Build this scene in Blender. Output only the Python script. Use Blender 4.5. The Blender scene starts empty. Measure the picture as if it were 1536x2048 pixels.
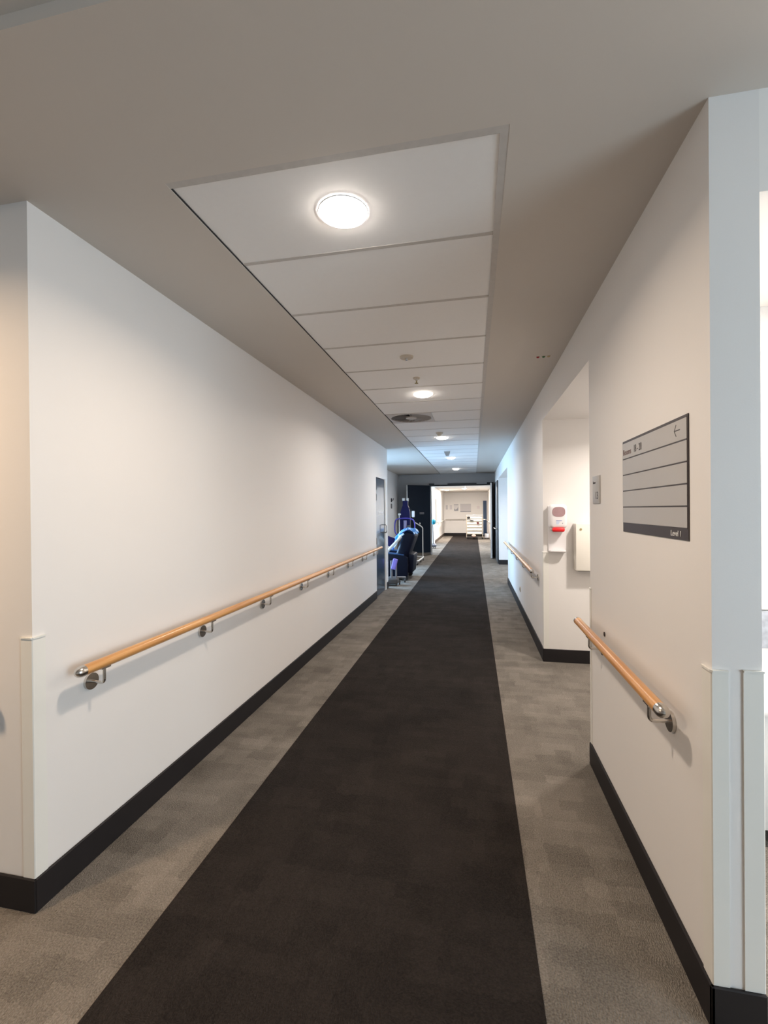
import bpy, bmesh, math, random
from mathutils import Vector, Matrix
random.seed(7)
S = bpy.context.scene
C = S.collection
PI = math.pi

# ------------------------------------------------------------------ camera
cam_d = bpy.data.cameras.new('camera'); cam = bpy.data.objects.new('camera', cam_d); C.objects.link(cam)
cam_d.sensor_fit = 'HORIZONTAL'; cam_d.sensor_width = 36.0; cam_d.lens = 893.7/1536*36
cam_d.clip_start = 0.02; cam_d.clip_end = 200
r_ = Vector((0.98042794, 0.19666229, -0.00921979)); u_ = Vector((0.00820966, 0.00595099, 0.99994859)); f_ = Vector((-0.19670705, 0.98045323, -0.00421999))
m = Matrix(((r_.x, u_.x, -f_.x, 0), (r_.y, u_.y, -f_.y, 0), (r_.z, u_.z, -f_.z, 1.55), (0, 0, 0, 1)))
cam.matrix_world = m
S.camera = cam
# ------------------------------------------------------------------ view, world, large lights
S.view_settings.view_transform = 'Standard'; S.view_settings.look = 'None'
S.view_settings.gamma = 1.0; S.view_settings.use_curve_mapping = False
S.view_settings.exposure = 0.0
W = bpy.data.worlds.new('world'); S.world = W; W.use_nodes = True
W.node_tree.nodes['Background'].inputs[0].default_value = (0.55, 0.72, 1.0, 1)
W.node_tree.nodes['Background'].inputs[1].default_value = 0.8
def area(name, loc, rot, sx, sy, power, col, spread=PI):
    d = bpy.data.lights.new(name, 'AREA'); d.shape = 'RECTANGLE'; d.size = sx; d.size_y = sy
    d.energy = power; d.color = col; d.spread = spread
    o = bpy.data.objects.new(name, d); C.objects.link(o); o.location = loc; o.rotation_euler = rot
    return o
LAMP = 21.0                        # watts of a round corridor ceiling lamp
LAMP_COL = (1.0, 0.90, 0.81)
# daylight entering through the windows (bay on the left, lobby behind on the right, far bay)
area('bay_daylight', (-4.38, 10.2, 1.25), (0, -PI/2+.42, 0), 2.1, 2.3, 400, (0.40, 0.68, 1.0), math.radians(125))
area('lobby_daylight', (3.85, -0.9, 1.4), (0, PI/2, 0), 1.9, 2.0, 100, (0.74, 0.90, 1.0))
area('far_bay_daylight', (-3.4, 18.2, 1.4), (0, -PI/2+.3, 0), 1.8, 2.0, 260, (0.50, 0.74, 1.0))

# ------------------------------------------------------------------ materials
def mat(name, col, rough=0.6, metal=0.0, var=0.0, vscale=8.0, bump=0.0, bscale=200.0, coat=0.0, emis=None, estr=0.0, spec=0.5):
    M = bpy.data.materials.new(name); M.use_nodes = True
    N = M.node_tree.nodes; L = M.node_tree.links; b = N['Principled BSDF']
    b.inputs['Base Color'].default_value = (*col, 1); b.inputs['Roughness'].default_value = rough
    b.inputs['Metallic'].default_value = metal; b.inputs['Coat Weight'].default_value = coat
    b.inputs['Specular IOR Level'].default_value = spec
    if emis: b.inputs['Emission Color'].default_value = (*emis, 1); b.inputs['Emission Strength'].default_value = estr
    tc = N.new('ShaderNodeTexCoord')
    if var > 0:
        n = N.new('ShaderNodeTexNoise'); n.inputs['Scale'].default_value = vscale; n.inputs['Detail'].default_value = 4
        mx = N.new('ShaderNodeMix'); mx.data_type = 'RGBA'
        mx.inputs[6].default_value = (*[c*(1-var) for c in col], 1); mx.inputs[7].default_value = (*[min(1, c*(1+var)) for c in col], 1)
        L.new(tc.outputs['Object'], n.inputs['Vector']); L.new(n.outputs['Fac'], mx.inputs[0]); L.new(mx.outputs[2], b.inputs['Base Color'])
    if bump > 0:
        n = N.new('ShaderNodeTexNoise'); n.inputs['Scale'].default_value = bscale; n.inputs['Detail'].default_value = 3
        bp = N.new('ShaderNodeBump'); bp.inputs['Strength'].default_value = bump; bp.inputs['Distance'].default_value = 0.002
        L.new(tc.outputs['Object'], n.inputs['Vector']); L.new(n.outputs['Fac'], bp.inputs['Height']); L.new(bp.outputs['Normal'], b.inputs['Normal'])
    return M

def carpet(name, dark, light, rib):
    M = bpy.data.materials.new(name); M.use_nodes = True
    N = M.node_tree.nodes; L = M.node_tree.links; b = N['Principled BSDF']
    b.inputs['Roughness'].default_value = 0.95; b.inputs['Specular IOR Level'].default_value = 0.06
    b.inputs['Sheen Weight'].default_value = 0.0; b.inputs['Sheen Roughness'].default_value = 0.5
    g = N.new('ShaderNodeNewGeometry')
    def mth(op, a, c=None):
        n = N.new('ShaderNodeMath'); n.operation = op
        for i, v in enumerate((a, c)):
            if v is None: continue
            if isinstance(v, (int, float)): n.inputs[i].default_value = v
            else: L.new(v, n.inputs[i])
        return n.outputs[0]
    sep = N.new('ShaderNodeSeparateXYZ'); L.new(g.outputs['Position'], sep.inputs[0])
    nw = N.new('ShaderNodeTexNoise'); nw.inputs['Scale'].default_value = 28; nw.inputs['Detail'].default_value = 3; L.new(g.outputs['Position'], nw.inputs['Vector'])
    wob = mth('MULTIPLY', mth('SUBTRACT', nw.outputs['Fac'], 0.5), 0.05)
    x, y = mth('ADD', sep.outputs[0], wob), mth('ADD', sep.outputs[1], wob)
    def cells(sx, sy, ox, oy, seed):
        # running-bond cells, each with its own random value
        iy = mth('FLOOR', mth('MULTIPLY', mth('ADD', y, oy), 1/sy))
        sh = mth('MULTIPLY', mth('FRACT', mth('MULTIPLY', iy, 0.379)), sx)
        ix = mth('FLOOR', mth('MULTIPLY', mth('ADD', mth('ADD', x, ox), sh), 1/sx))
        cb = N.new('ShaderNodeCombineXYZ'); L.new(ix, cb.inputs[0]); L.new(iy, cb.inputs[1]); cb.inputs[2].default_value = seed
        wn = N.new('ShaderNodeTexWhiteNoise'); wn.noise_dimensions = '3D'; L.new(cb.outputs[0], wn.inputs[0])
        return wn.outputs['Value']
    c1 = cells(0.21, 0.075, 0.1, 0.05, 1.3)
    c2 = cells(0.09, 0.17, 0.33, 0.21, 4.7)
    c3 = cells(0.5, 0.5, 0.19, 0.3, 9.1)
    n1 = N.new('ShaderNodeTexNoise'); n1.inputs['Scale'].default_value = 2.3; n1.inputs['Detail'].default_value = 5; L.new(g.outputs['Position'], n1.inputs['Vector'])
    n2 = N.new('ShaderNodeTexNoise'); n2.inputs['Scale'].default_value = 160; n2.inputs['Detail'].default_value = 3; L.new(g.outputs['Position'], n2.inputs['Vector'])
    # ribs, direction flips per half metre tile
    wx = mth('SINE', mth('MULTIPLY', x, 2*PI/rib)); wy = mth('SINE', mth('MULTIPLY', y, 2*PI/rib))
    sel = mth('GREATER_THAN', c3, 0.45)
    rr = mth('ADD', mth('MULTIPLY', wx, sel), mth('MULTIPLY', wy, mth('SUBTRACT', 1.0, sel)))
    v = mth('ADD', mth('MULTIPLY', mth('POWER', c1, 1.5), 0.2), mth('MULTIPLY', mth('POWER', c2, 1.5), 0.17))
    v = mth('ADD', v, mth('MULTIPLY', c3, 0.02)); v = mth('ADD', v, mth('MULTIPLY', n1.outputs['Fac'], 0.72))
    v = mth('ADD', v, mth('MULTIPLY', rr, 0.03)); v = mth('ADD', v, mth('MULTIPLY', mth('SUBTRACT', n2.outputs['Fac'], 0.5), 1.2))
    mx = N.new('ShaderNodeMix'); mx.data_type = 'RGBA'; mx.inputs[6].default_value = (*dark, 1); mx.inputs[7].default_value = (*light, 1)
    mx.clamp_factor = True
    L.new(v, mx.inputs[0]); L.new(mx.outputs[2], b.inputs['Base Color'])
    h = mth('ADD', mth('MULTIPLY', rr, 0.5), mth('MULTIPLY', n2.outputs['Fac'], 2.0))
    bp = N.new('ShaderNodeBump'); bp.inputs['Strength'].default_value = 0.6; bp.inputs['Distance'].default_value = 0.003
    L.new(h, bp.inputs['Height']); L.new(bp.outputs['Normal'], b.inputs['Normal'])
    return M

def wood(name):
    M = bpy.data.materials.new(name); M.use_nodes = True
    N = M.node_tree.nodes; L = M.node_tree.links; b = N['Principled BSDF']
    tc = N.new('ShaderNodeTexCoord'); mp = N.new('ShaderNodeMapping'); mp.inputs['Scale'].default_value = (30, 1.2, 30)
    n = N.new('ShaderNodeTexNoise'); n.inputs['Scale'].default_value = 2.0; n.inputs['Detail'].default_value = 6
    cr = N.new('ShaderNodeValToRGB'); cr.color_ramp.elements[0].color = (0.50, 0.22, 0.065, 1); cr.color_ramp.elements[1].color = (0.72, 0.38, 0.13, 1)
    cr.color_ramp.elements[0].position = 0.3; cr.color_ramp.elements[1].position = 0.7
    L.new(tc.outputs['Object'], mp.inputs[0]); L.new(mp.outputs[0], n.inputs['Vector']); L.new(n.outputs['Fac'], cr.inputs[0]); L.new(cr.outputs[0], b.inputs['Base Color'])
    b.inputs['Roughness'].default_value = 0.32; b.inputs['Coat Weight'].default_value = 0.3; b.inputs['Coat Roughness'].default_value = 0.2
    return M

M_WALL = mat('white_wall_paint', (0.80, 0.78, 0.76), 0.55, var=0.012, vscale=3, bump=0.06, bscale=260)
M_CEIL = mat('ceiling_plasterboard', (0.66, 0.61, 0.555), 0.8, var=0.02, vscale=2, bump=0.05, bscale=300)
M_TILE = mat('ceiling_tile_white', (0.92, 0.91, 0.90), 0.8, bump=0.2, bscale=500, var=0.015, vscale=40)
M_GRID = mat('ceiling_grid_grey', (0.58, 0.55, 0.52), 0.6, var=0.1, vscale=30)
M_LIGHTC = carpet('light_grey_carpet', (0.072, 0.064, 0.055), (0.285, 0.256, 0.222), 0.008)
M_DARKC = carpet('charcoal_carpet_runner', (0.0112, 0.0096, 0.0092), (0.036, 0.030, 0.027), 0.008)
M_BASE = mat('black_vinyl_skirting', (0.014, 0.012, 0.013), 0.6, spec=0.3, var=0.15, vscale=12)
M_GUARD = mat('cream_corner_guard_plastic', (0.80, 0.795, 0.75), 0.42, var=0.01)
M_WOOD = wood('varnished_beech')
M_STEEL = mat('brushed_steel', (0.62, 0.59, 0.55), 0.24, metal=1.0, var=0.08, vscale=60)
M_NAVY = mat('navy_door_laminate', (0.016, 0.045, 0.085), 0.22, var=0.08, vscale=5, coat=0.2)
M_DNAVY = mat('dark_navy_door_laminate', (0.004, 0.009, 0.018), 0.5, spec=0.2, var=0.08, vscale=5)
M_BLACK = mat('black_metal', (0.012, 0.012, 0.013), 0.5, var=0.1)
M_FRAME = mat('white_door_frame_paint', (0.78, 0.78, 0.77), 0.4, var=0.01)
M_DARKGAP = mat('dark_gap', (0.02, 0.02, 0.022), 0.8, var=0.1)
M_SIGN = mat('satin_silver_sign', (0.50, 0.48, 0.455), 0.38, metal=0.25, var=0.04, vscale=6)
M_SIGND = mat('charcoal_sign_ink', (0.045, 0.035, 0.036), 0.45, var=0.05)
M_SIGNT = mat('white_sign_ink', (0.8, 0.8, 0.8), 0.5, var=0.02)
M_SIGNR = mat('maroon_sign_ink', (0.13, 0.05, 0.05), 0.5, var=0.05)
M_WPLAST = mat('white_plastic', (0.82, 0.80, 0.81), 0.28, var=0.01, coat=0.2)
M_CREAMM = mat('cream_enamelled_metal', (0.80, 0.77, 0.70), 0.4, var=0.01)
M_RED = mat('red_plastic', (0.75, 0.015, 0.02), 0.35, var=0.05)
M_PINKW = mat('tinted_dispenser_window', (0.36, 0.22, 0.235), 0.15, var=0.15, vscale=18, coat=0.5)
M_BLUEINK = mat('blue_print', (0.12, 0.19, 0.5), 0.5, var=0.1)
M_PBLUE = mat('pale_blue_print', (0.45, 0.6, 0.85), 0.5, var=0.1)
M_LAMP = mat('lamp_diffuser', (1, 1, 1), 0.5, emis=LAMP_COL, estr=50.0)
M_NAVYF = mat('navy_vinyl_upholstery', (0.0015, 0.0025, 0.011), 0.5, spec=0.18, var=0.2, vscale=20, bump=0.15, bscale=60)
M_NAVYF2 = mat('lighter_navy_vinyl_arm_top', (0.015, 0.045, 0.11), 0.35, var=0.2, vscale=20)  # lighter blue than the rest of the upholstery
M_PURPLE = mat('purple_powder_coat', (0.07, 0.05, 0.36), 0.35, var=0.08)
M_DPURPLE = mat('indigo_plastic_cover', (0.004, 0.002, 0.050), 0.55, spec=0.2, var=0.1)
M_LILAC = mat('lilac_knee_pad', (0.24, 0.19, 0.62), 0.5, var=0.1)
M_GREYM = mat('grey_powder_coat', (0.19, 0.175, 0.17), 0.45, var=0.1)
M_DGREY = mat('dark_grey_plastic', (0.06, 0.055, 0.052), 0.5, var=0.15)
M_LGREY = mat('pale_grey_enamel', (0.66, 0.65, 0.62), 0.35, var=0.04)
M_RUBBER = mat('black_rubber', (0.015, 0.014, 0.014), 0.7, var=0.1)
M_TEAL = mat('teal_plastic', (0.01, 0.26, 0.38), 0.4, var=0.15, vscale=25)
M_LINEN = mat('white_linen', (0.85, 0.82, 0.79), 0.9, var=0.05, vscale=30, bump=0.4, bscale=40)
M_BLACKC = mat('black_cloth', (0.012, 0.011, 0.012), 0.9, var=0.2)
M_MAROON = mat('dark_red_cloth', (0.10, 0.012, 0.012), 0.8, var=0.3, vscale=30)
M_PEACH = mat('peach_cloth', (0.70, 0.48, 0.38), 0.9, var=0.15, vscale=20)
M_SHELF = mat('olive_grey_metal_shelf', (0.30, 0.29, 0.20), 0.45, var=0.1)
M_TFRAME = mat('tan_metal_frame', (0.48, 0.42, 0.34), 0.4, var=0.1)
M_PAPER = mat('white_paper', (0.72, 0.70, 0.70), 0.8, var=0.03)
M_GREYP = mat('grey_print', (0.30, 0.31, 0.34), 0.6, var=0.25, vscale=12)
M_BOARD = mat('pale_grey_notice_board', (0.60, 0.58, 0.59), 0.7, var=0.02)
M_BRASS = mat('aged_brass', (0.45, 0.38, 0.20), 0.4, metal=0.9, var=0.1)
M_REDDOT = mat('red_indicator_lens', (0.35, 0.01, 0.015), 0.3, var=0.05)
M_GREENDOT = mat('green_indicator_lens', (0.03, 0.16, 0.05), 0.3, var=0.05)
M_TANDOT = mat('amber_indicator_lens', (0.55, 0.42, 0.22), 0.3, var=0.05)
M_BEIGE = mat('beige_plastic_disc', (0.62, 0.56, 0.47), 0.5, var=0.03)
M_VENT = mat('grey_diffuser_metal', (0.62, 0.59, 0.575), 0.5, var=0.03)
M_WBOX = mat('white_laminate', (0.85, 0.84, 0.82), 0.35, var=0.01)
M_TURQ = mat('marbled_print', (0.34, 0.37, 0.42), 0.6, var=0.5, vscale=35)
M_BROWNB = mat('brown_skirting', (0.10, 0.075, 0.06), 0.6, var=0.1)
def sling_mat():
    M = bpy.data.materials.new('blue_white_mesh_fabric'); M.use_nodes = True
    N = M.node_tree.nodes; L = M.node_tree.links; b = N['Principled BSDF']
    tc = N.new('ShaderNodeTexCoord'); v = N.new('ShaderNodeTexVoronoi'); v.inputs['Scale'].default_value = 14
    cr = N.new('ShaderNodeValToRGB'); e = cr.color_ramp.elements
    e[0].color = (0.02, 0.12, 0.45, 1); e[1].color = (0.70, 0.82, 0.95, 1); e[0].position = 0.25; e[1].position = 0.7
    k = cr.color_ramp.elements.new(0.45); k.color = (0.12, 0.42, 0.80, 1)
    L.new(tc.outputs['Object'], v.inputs['Vector']); L.new(v.outputs['Color'], cr.inputs[0]); L.new(cr.outputs[0], b.inputs['Base Color'])
    b.inputs['Roughness'].default_value = 0.8
    return M
M_SLING = sling_mat()

# ------------------------------------------------------------------ mesh helpers
class MB:
    """collects shapes (world coordinates) and links them as one mesh object"""
    def __init__(s): s.bm = bmesh.new()
    def _join(s, t):
        me = bpy.data.meshes.new('t'); t.to_mesh(me); t.free(); s.bm.from_mesh(me); bpy.data.meshes.remove(me); return s
    def box(s, x0, x1, y0, y1, z0, z1, bev=0.0, seg=2, rot=None, piv=None):
        t = bmesh.new(); bmesh.ops.create_cube(t, size=1)
        cx, cy, cz = (x0+x1)/2, (y0+y1)/2, (z0+z1)/2
        for v in t.verts: v.co = Vector((v.co.x*(x1-x0), v.co.y*(y1-y0), v.co.z*(z1-z0)))
        if bev > 0:
            bmesh.ops.bevel(t, geom=list(t.edges), offset=bev, segments=seg, profile=0.5, affect='EDGES', clamp_overlap=True)
        ctr = Vector((cx, cy, cz))
        for v in t.verts:
            v.co += ctr
            if rot is not None:
                p = Vector(piv) if piv is not None else ctr
                v.co = p + rot @ (v.co - p)
        return s._join(t)
    def cyl(s, p0, p1, r, r2=None, n=20, caps=True):
        p0, p1 = Vector(p0), Vector(p1); r2 = r if r2 is None else r2
        d = (p1-p0); q = d.to_track_quat('Z', 'Y')
        t = bmesh.new(); bmesh.ops.create_cone(t, cap_ends=caps, segments=n, radius1=r, radius2=r2, depth=d.length)
        for v in t.verts: v.co = (p0+p1)/2 + q @ v.co
        return s._join(t)
    def tube(s, pts, r, n=12, closed=False):
        pts = [Vector(p) for p in pts]; t = bmesh.new(); rings = []
        N = len(pts); up = None
        for i, p in enumerate(pts):
            if closed: d = (pts[(i+1) % N]-pts[i-1]).normalized()
            else: d = (pts[min(i+1, N-1)]-pts[max(i-1, 0)]).normalized()
            if up is None: up = d.orthogonal().normalized()
            up = (up - d*up.dot(d)).normalized(); w = d.cross(up)
            rr = r[i] if isinstance(r, (list, tuple)) else r
            rings.append([t.verts.new(p + (up*math.cos(a)+w*math.sin(a))*rr) for a in [2*PI*k/n for k in range(n)]])
        for i in range(N if closed else N-1):
            a, b = rings[i], rings[(i+1) % N]
            for k in range(n): t.faces.new((a[k], a[(k+1) % n], b[(k+1) % n], b[k]))
        if not closed: t.faces.new(rings[0][::-1]); t.faces.new(rings[-1])
        return s._join(t)
    def ball(s, c, rx, ry=None, rz=None, n=20, zcut=None):
        ry = rx if ry is None else ry; rz = rx if rz is None else rz
        t = bmesh.new(); bmesh.ops.create_uvsphere(t, u_segments=n, v_segments=max(8, n//2), radius=1)
        for v in t.verts: v.co = Vector((c[0]+v.co.x*rx, c[1]+v.co.y*ry, c[2]+v.co.z*rz))
        return s._join(t)
    def prism(s, prof, axis, a0, a1):
        """profile (u,v) polygon swept along axis: x->(y,z), y->(x,z), z->(x,y)"""
        t = bmesh.new()
        def P(u, v, w): return Vector({'x': (w, u, v), 'y': (u, w, v), 'z': (u, v, w)}[axis])
        A = [t.verts.new(P(u, v, a0)) for u, v in prof]; B = [t.verts.new(P(u, v, a1)) for u, v in prof]
        t.faces.new(A); t.faces.new(B[::-1]); n = len(prof)
        for i in range(n): t.faces.new((A[i], B[i], B[(i+1) % n], A[(i+1) % n]))
        bmesh.ops.recalc_face_normals(t, faces=t.faces)
        return s._join(t)
    def build(s, name, material, parent=None, smooth=True):
        me = bpy.data.meshes.new(name)
        off = parent_world(parent)
        bmesh.ops.recalc_face_normals(s.bm, faces=s.bm.faces)
        for v in s.bm.verts: v.co -= off
        s.bm.to_mesh(me); s.bm.free()
        me.materials.append(material)
        if smooth:
            for p in me.polygons: p.use_smooth = True
            try: me.set_sharp_from_angle(angle=math.radians(38))
            except Exception: pass
        o = bpy.data.objects.new(name, me); C.objects.link(o)
        if parent: o.parent = parent
        return o
def parent_world(p):
    v = Vector((0, 0, 0))
    while p is not None: v += Vector(p.location); p = p.parent
    return v
def fillet(pts, rad, n=6):
    """round the corners of a polyline"""
    P = [Vector(p) for p in pts]; out = [P[0]]
    for i in range(1, len(P)-1):
        a = (P[i-1]-P[i]); b = (P[i+1]-P[i]); r = min(rad, a.length*.49, b.length*.49)
        A = P[i]+a.normalized()*r; B = P[i]+b.normalized()*r
        for k in range(n+1):
            t = k/n; out.append(A*(1-t)**2+P[i]*2*t*(1-t)+B*t*t)
    out.append(P[-1]); return out
def thing(name, label, cat, loc=(0, 0, 0), group=None):
    o = bpy.data.objects.new(name, None); C.objects.link(o); o.location = loc; o.empty_display_size = 0.05
    o['label'] = label; o['category'] = cat
    if group: o['group'] = group
    return o
def tag(o, label, cat, group=None):
    o['label'] = label; o['category'] = cat
    if group: o['group'] = group
    return o
def struct(name, mb, material, parent=None, smooth=False):
    o = mb.build(name, material, parent, smooth=smooth)
    if parent is None: o['kind'] = 'structure'
    return o
def dup(root, loc, label, group=None):
    r = root.copy(); C.objects.link(r); r.location = loc; r['label'] = label
    if group: r['group'] = group
    for ch in list(root.children):
        c = ch.copy(); C.objects.link(c); c.parent = r
        for g in ch.children:
            d = g.copy(); C.objects.link(d); d.parent = c
    return r
def text_mesh(name, body, size, loc, facing, material, parent, align='LEFT', sx=1.0, ext=0.0006):
    cu = bpy.data.curves.new(name, 'FONT'); cu.body = body; cu.size = size; cu.align_x = align; cu.extrude = ext
    tmp = bpy.data.objects.new(name, cu); C.objects.link(tmp)
    dg = bpy.context.evaluated_depsgraph_get(); dg.update()
    me = bpy.data.meshes.new_from_object(tmp.evaluated_get(dg))
    C.objects.unlink(tmp); bpy.data.objects.remove(tmp)
    # facing '-x': text runs along -Y ; facing '-y': along +X
    B = {'-x': ((0, -1, 0), (0, 0, 1), (-1, 0, 0)), '-y': ((1, 0, 0), (0, 0, 1), (0, -1, 0)), '+x': ((0, 1, 0), (0, 0, 1), (1, 0, 0))}[facing]
    X, Y, Z = [Vector(b) for b in B]; off = parent_world(parent)
    for v in me.vertices: v.co = Vector(loc) + X*v.co.x*sx + Y*v.co.y + Z*v.co.z - off
    me.materials.clear(); me.materials.append(material)
    o = bpy.data.objects.new(name, me); C.objects.link(o); o.parent = parent
    return o

# ================================================================== SETTING
XL, XR, ZC = -1.685, 0.69, 2.76
YE = 15.3
# floor
struct('floor', MB().box(-6, 5, -5, 28.5, -0.1, 0.0), M_LIGHTC)
rn = MB().box(-1.19, 0.203, -5, 26.4, -0.001, 0.0025); rn.box(-1.76, 0.80, 26.4, 27.39, -0.001, 0.0025)
tag(struct('floor_runner', rn, M_DARKC), 'charcoal carpet strip down the middle of the corridor', 'carpet')
bpy.data.objects['floor_runner'].name = 'floor.001'
for k in ('label', 'category'):
    if k in bpy.data.objects['floor.001']: del bpy.data.objects['floor.001'][k]

# ceiling: plasterboard border with a long strip of lay-in tiles
RL, RR, RN = -1.105, 0.122, 1.462
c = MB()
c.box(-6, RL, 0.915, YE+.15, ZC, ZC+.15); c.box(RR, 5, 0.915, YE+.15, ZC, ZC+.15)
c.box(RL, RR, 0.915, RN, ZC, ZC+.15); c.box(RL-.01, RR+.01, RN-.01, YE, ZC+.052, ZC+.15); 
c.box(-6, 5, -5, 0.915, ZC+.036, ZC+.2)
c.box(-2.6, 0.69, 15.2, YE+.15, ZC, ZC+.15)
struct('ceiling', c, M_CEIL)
seams = [2.03+.5925*k for k in range(23)]
t = MB(); ys = [RN+.028]+seams+[YE]
for a, b in zip(ys[:-1], ys[1:]):
    if b-a < .05: continue
    x0 = RL+.006
    if abs(a-5.585) < .05: pass
    if 5.4 < a < 5.7:
        t.box(-.51, RR-.026, a+.009, b-.009, ZC+.006, ZC+.03); continue
    t.box(x0, RR-.026, a+.009, b-.009, ZC+.006, ZC+.03)

struct('ceiling_tiles', t, M_TILE).name = 'ceiling.001'
g = MB()
for s in seams: g.box(RL+.004, RR-.026, s-.011, s+.011, ZC+.004, ZC+.012)
g.box(RR-.028, RR, RN, YE, ZC+.001, ZC+.012); g.box(RL, RR-.028, RN, RN+.03, ZC+.001, ZC+.012)
struct('trim_1', g, M_GRID)
struct('trim_3', MB().box(RL, RL+.006, RN+.03, YE, ZC+.002, ZC+.03), M_DARKGAP)

# left wall (with its return to the left at the near corner)
DL0, DL1, DLH = 7.70, 8.55, 2.14
w = MB()
w.box(XL-.14, XL, 1.43, DL0, 0, ZC); w.box(XL-.14, XL, DL1, 8.75, 0, ZC); w.box(XL-.14, XL, DL0, DL1, DLH, ZC)
w.box(-6, XL-.14, 1.43, 1.57, 0, ZC)
struct('wall_left', w, M_WALL)
# bay on the left
w = MB(); w.box(-4.6, XL-.14, 8.61, 8.75, 0, ZC); w.box(-4.6, -2.55, 11.7, 11.84, 0, ZC)
w.box(-4.6, -4.46, 8.75, 9.0, 0, ZC); w.box(-4.6, -4.46, 11.4, 11.7, 0, ZC); w.box(-4.6, -4.46, 9.0, 11.4, 0, .1); w.box(-4.6, -4.46, 9.0, 11.4, 2.4, ZC)
w.box(-2.69, -2.55, 11.84, YE, 0, ZC)
struct('wall_bay', w, M_WALL)
def window(idx, x, y0, y1, z0, z1):
    f = MB()
    f.box(x, x+.05, y0, y0+.05, z0, z1); f.box(x, x+.05, y1-.05, y1, z0, z1); f.box(x, x+.05, y0, y1, z0, z0+.05); f.box(x, x+.05, y0, y1, z1-.05, z1)
    f.box(x, x+.05, (y0+y1)/2-.025, (y0+y1)/2+.025, z0, z1)
    o = struct('window_%d' % idx, f, M_FRAME)
    MB().box(x+.02, x+.026, y0+.04, y1-.04, z0+.04, z1-.04).build('pane', mat('window_glass_%d' % idx, (0.75, 0.85, 0.95), 0.05, emis=(0.5, 0.72, 1.0), estr=1.5), o)
window(1, -4.56, 9.0, 11.4, .1, 2.4)
window(2, 3.95, -2.6, 0.2, .4, 2.4)
window(3, -3.7, 17.1, 19.3, .4, 2.3)

# right wall pieces; two recessed doorways cut into it
AH = 2.445
w = MB()
w.box(XR, XR+.13, 1.49, 2.9, 0, ZC)                       # pier with the directory sign
w.box(XR, 2.3, 4.76, 9.6, 0, ZC); w.box(XR, 2.3, 12.9, YE, 0, ZC)
w.box(XR, 2.3, 2.9, 4.76, AH, ZC); w.box(XR, 2.3, 9.6, 12.9, 2.42, ZC)
w.box(2.16, 2.3, 2.9, 4.76, 0, AH); w.box(2.16, 2.3, 9.6, 12.9, 0, 2.42)
w.box(XR+.13, 5, 2.8, 2.9, 0, ZC)
struct('wall_right', w, M_WALL)
w = MB(); w.box(XR+.13, 4.2, 1.49, 1.61, 2.463, ZC)        # lintel over the opening to the side room
w.box(XR+.13, 4.2, 1.61, 2.8, 2.64, ZC); w.box(4.06, 4.2, 1.49, 2.8, 0, ZC)
struct('wall_side', w, mat('side_room_paint', (0.86, 0.84, 0.81), 0.6, var=0.01))
# lobby behind the camera
w = MB(); w.box(-6, 5, -5, -4.86, 0, ZC+.2); w.box(-6, -5.86, -5, 1.5, 0, ZC+.2)
w.box(4.0, 4.14, -5, -2.6, 0, ZC+.2); w.box(4.0, 4.14, .2, 1.6, 0, ZC+.2); w.box(4.0, 4.14, -2.6, .2, 0, .4); w.box(4.0, 4.14, -2.6, .2, 2.4, ZC+.2)
struct('wall_back', w, M_WALL)

# end wall with double fire doors
OX0, OX1, OH = -1.43, 0.60, 2.385
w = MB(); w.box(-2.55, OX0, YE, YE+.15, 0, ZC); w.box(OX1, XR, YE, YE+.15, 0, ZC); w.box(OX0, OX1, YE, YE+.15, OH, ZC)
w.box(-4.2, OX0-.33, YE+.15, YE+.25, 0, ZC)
struct('wall_end', w, mat('end_wall_shaded_paint', (0.42, 0.405, 0.395), 0.6, var=0.02))  # wall colour darkened to stand in for the weak light at this end
f = MB(); f.box(OX0, OX1, YE-.03, YE+.17, OH-.035, OH+.01); f.box(OX0-.02, OX0+.015, YE-.02, YE+.17, 0, OH); f.box(OX1-.01, OX1+.03, YE-.02, YE+.17, 0, OH)
f.box(-.86, .10, YE-.07, YE-.02, OH-.02, OH+.045); f.box(OX0-.05, OX0+.12, YE-.09, YE-.02, OH-.03, OH+.05); f.box(OX1-.16, OX1+.04, YE-.09, YE-.02, OH-.03, OH+.06)
struct('trim_2', f, M_BLACK)

# far room beyond the doors
FC = 2.58; FX0, FX1, FY = -1.76, 0.82, 27.4
w = MB(); w.box(-3.8, 2, FY, FY+.14, 0, 3); w.box(FX0-.14, FX0, 20.6, FY, 0, 3); w.box(FX1, FX1+.14, YE+.15, FY, 0, 3)
w.box(-3.8, FX0-.14, 20.6, 20.74, 0, 3)
w.box(-3.8, -3.66, YE+.25, 17.1, 0, 3); w.box(-3.8, -3.66, 19.3, 20.6, 0, 3); w.box(-3.8, -3.66, 17.1, 19.3, 0, .4); w.box(-3.8, -3.66, 17.1, 19.3, 2.3, 3)
struct('wall_far', w, mat('far_room_paint', (0.84, 0.815, 0.785), 0.6, var=0.01))
struct('ceiling_far', MB().box(-3.8, 1.0, YE+.15, FY+.1, FC, FC+.2), M_CEIL).name = 'ceiling.002'

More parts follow.
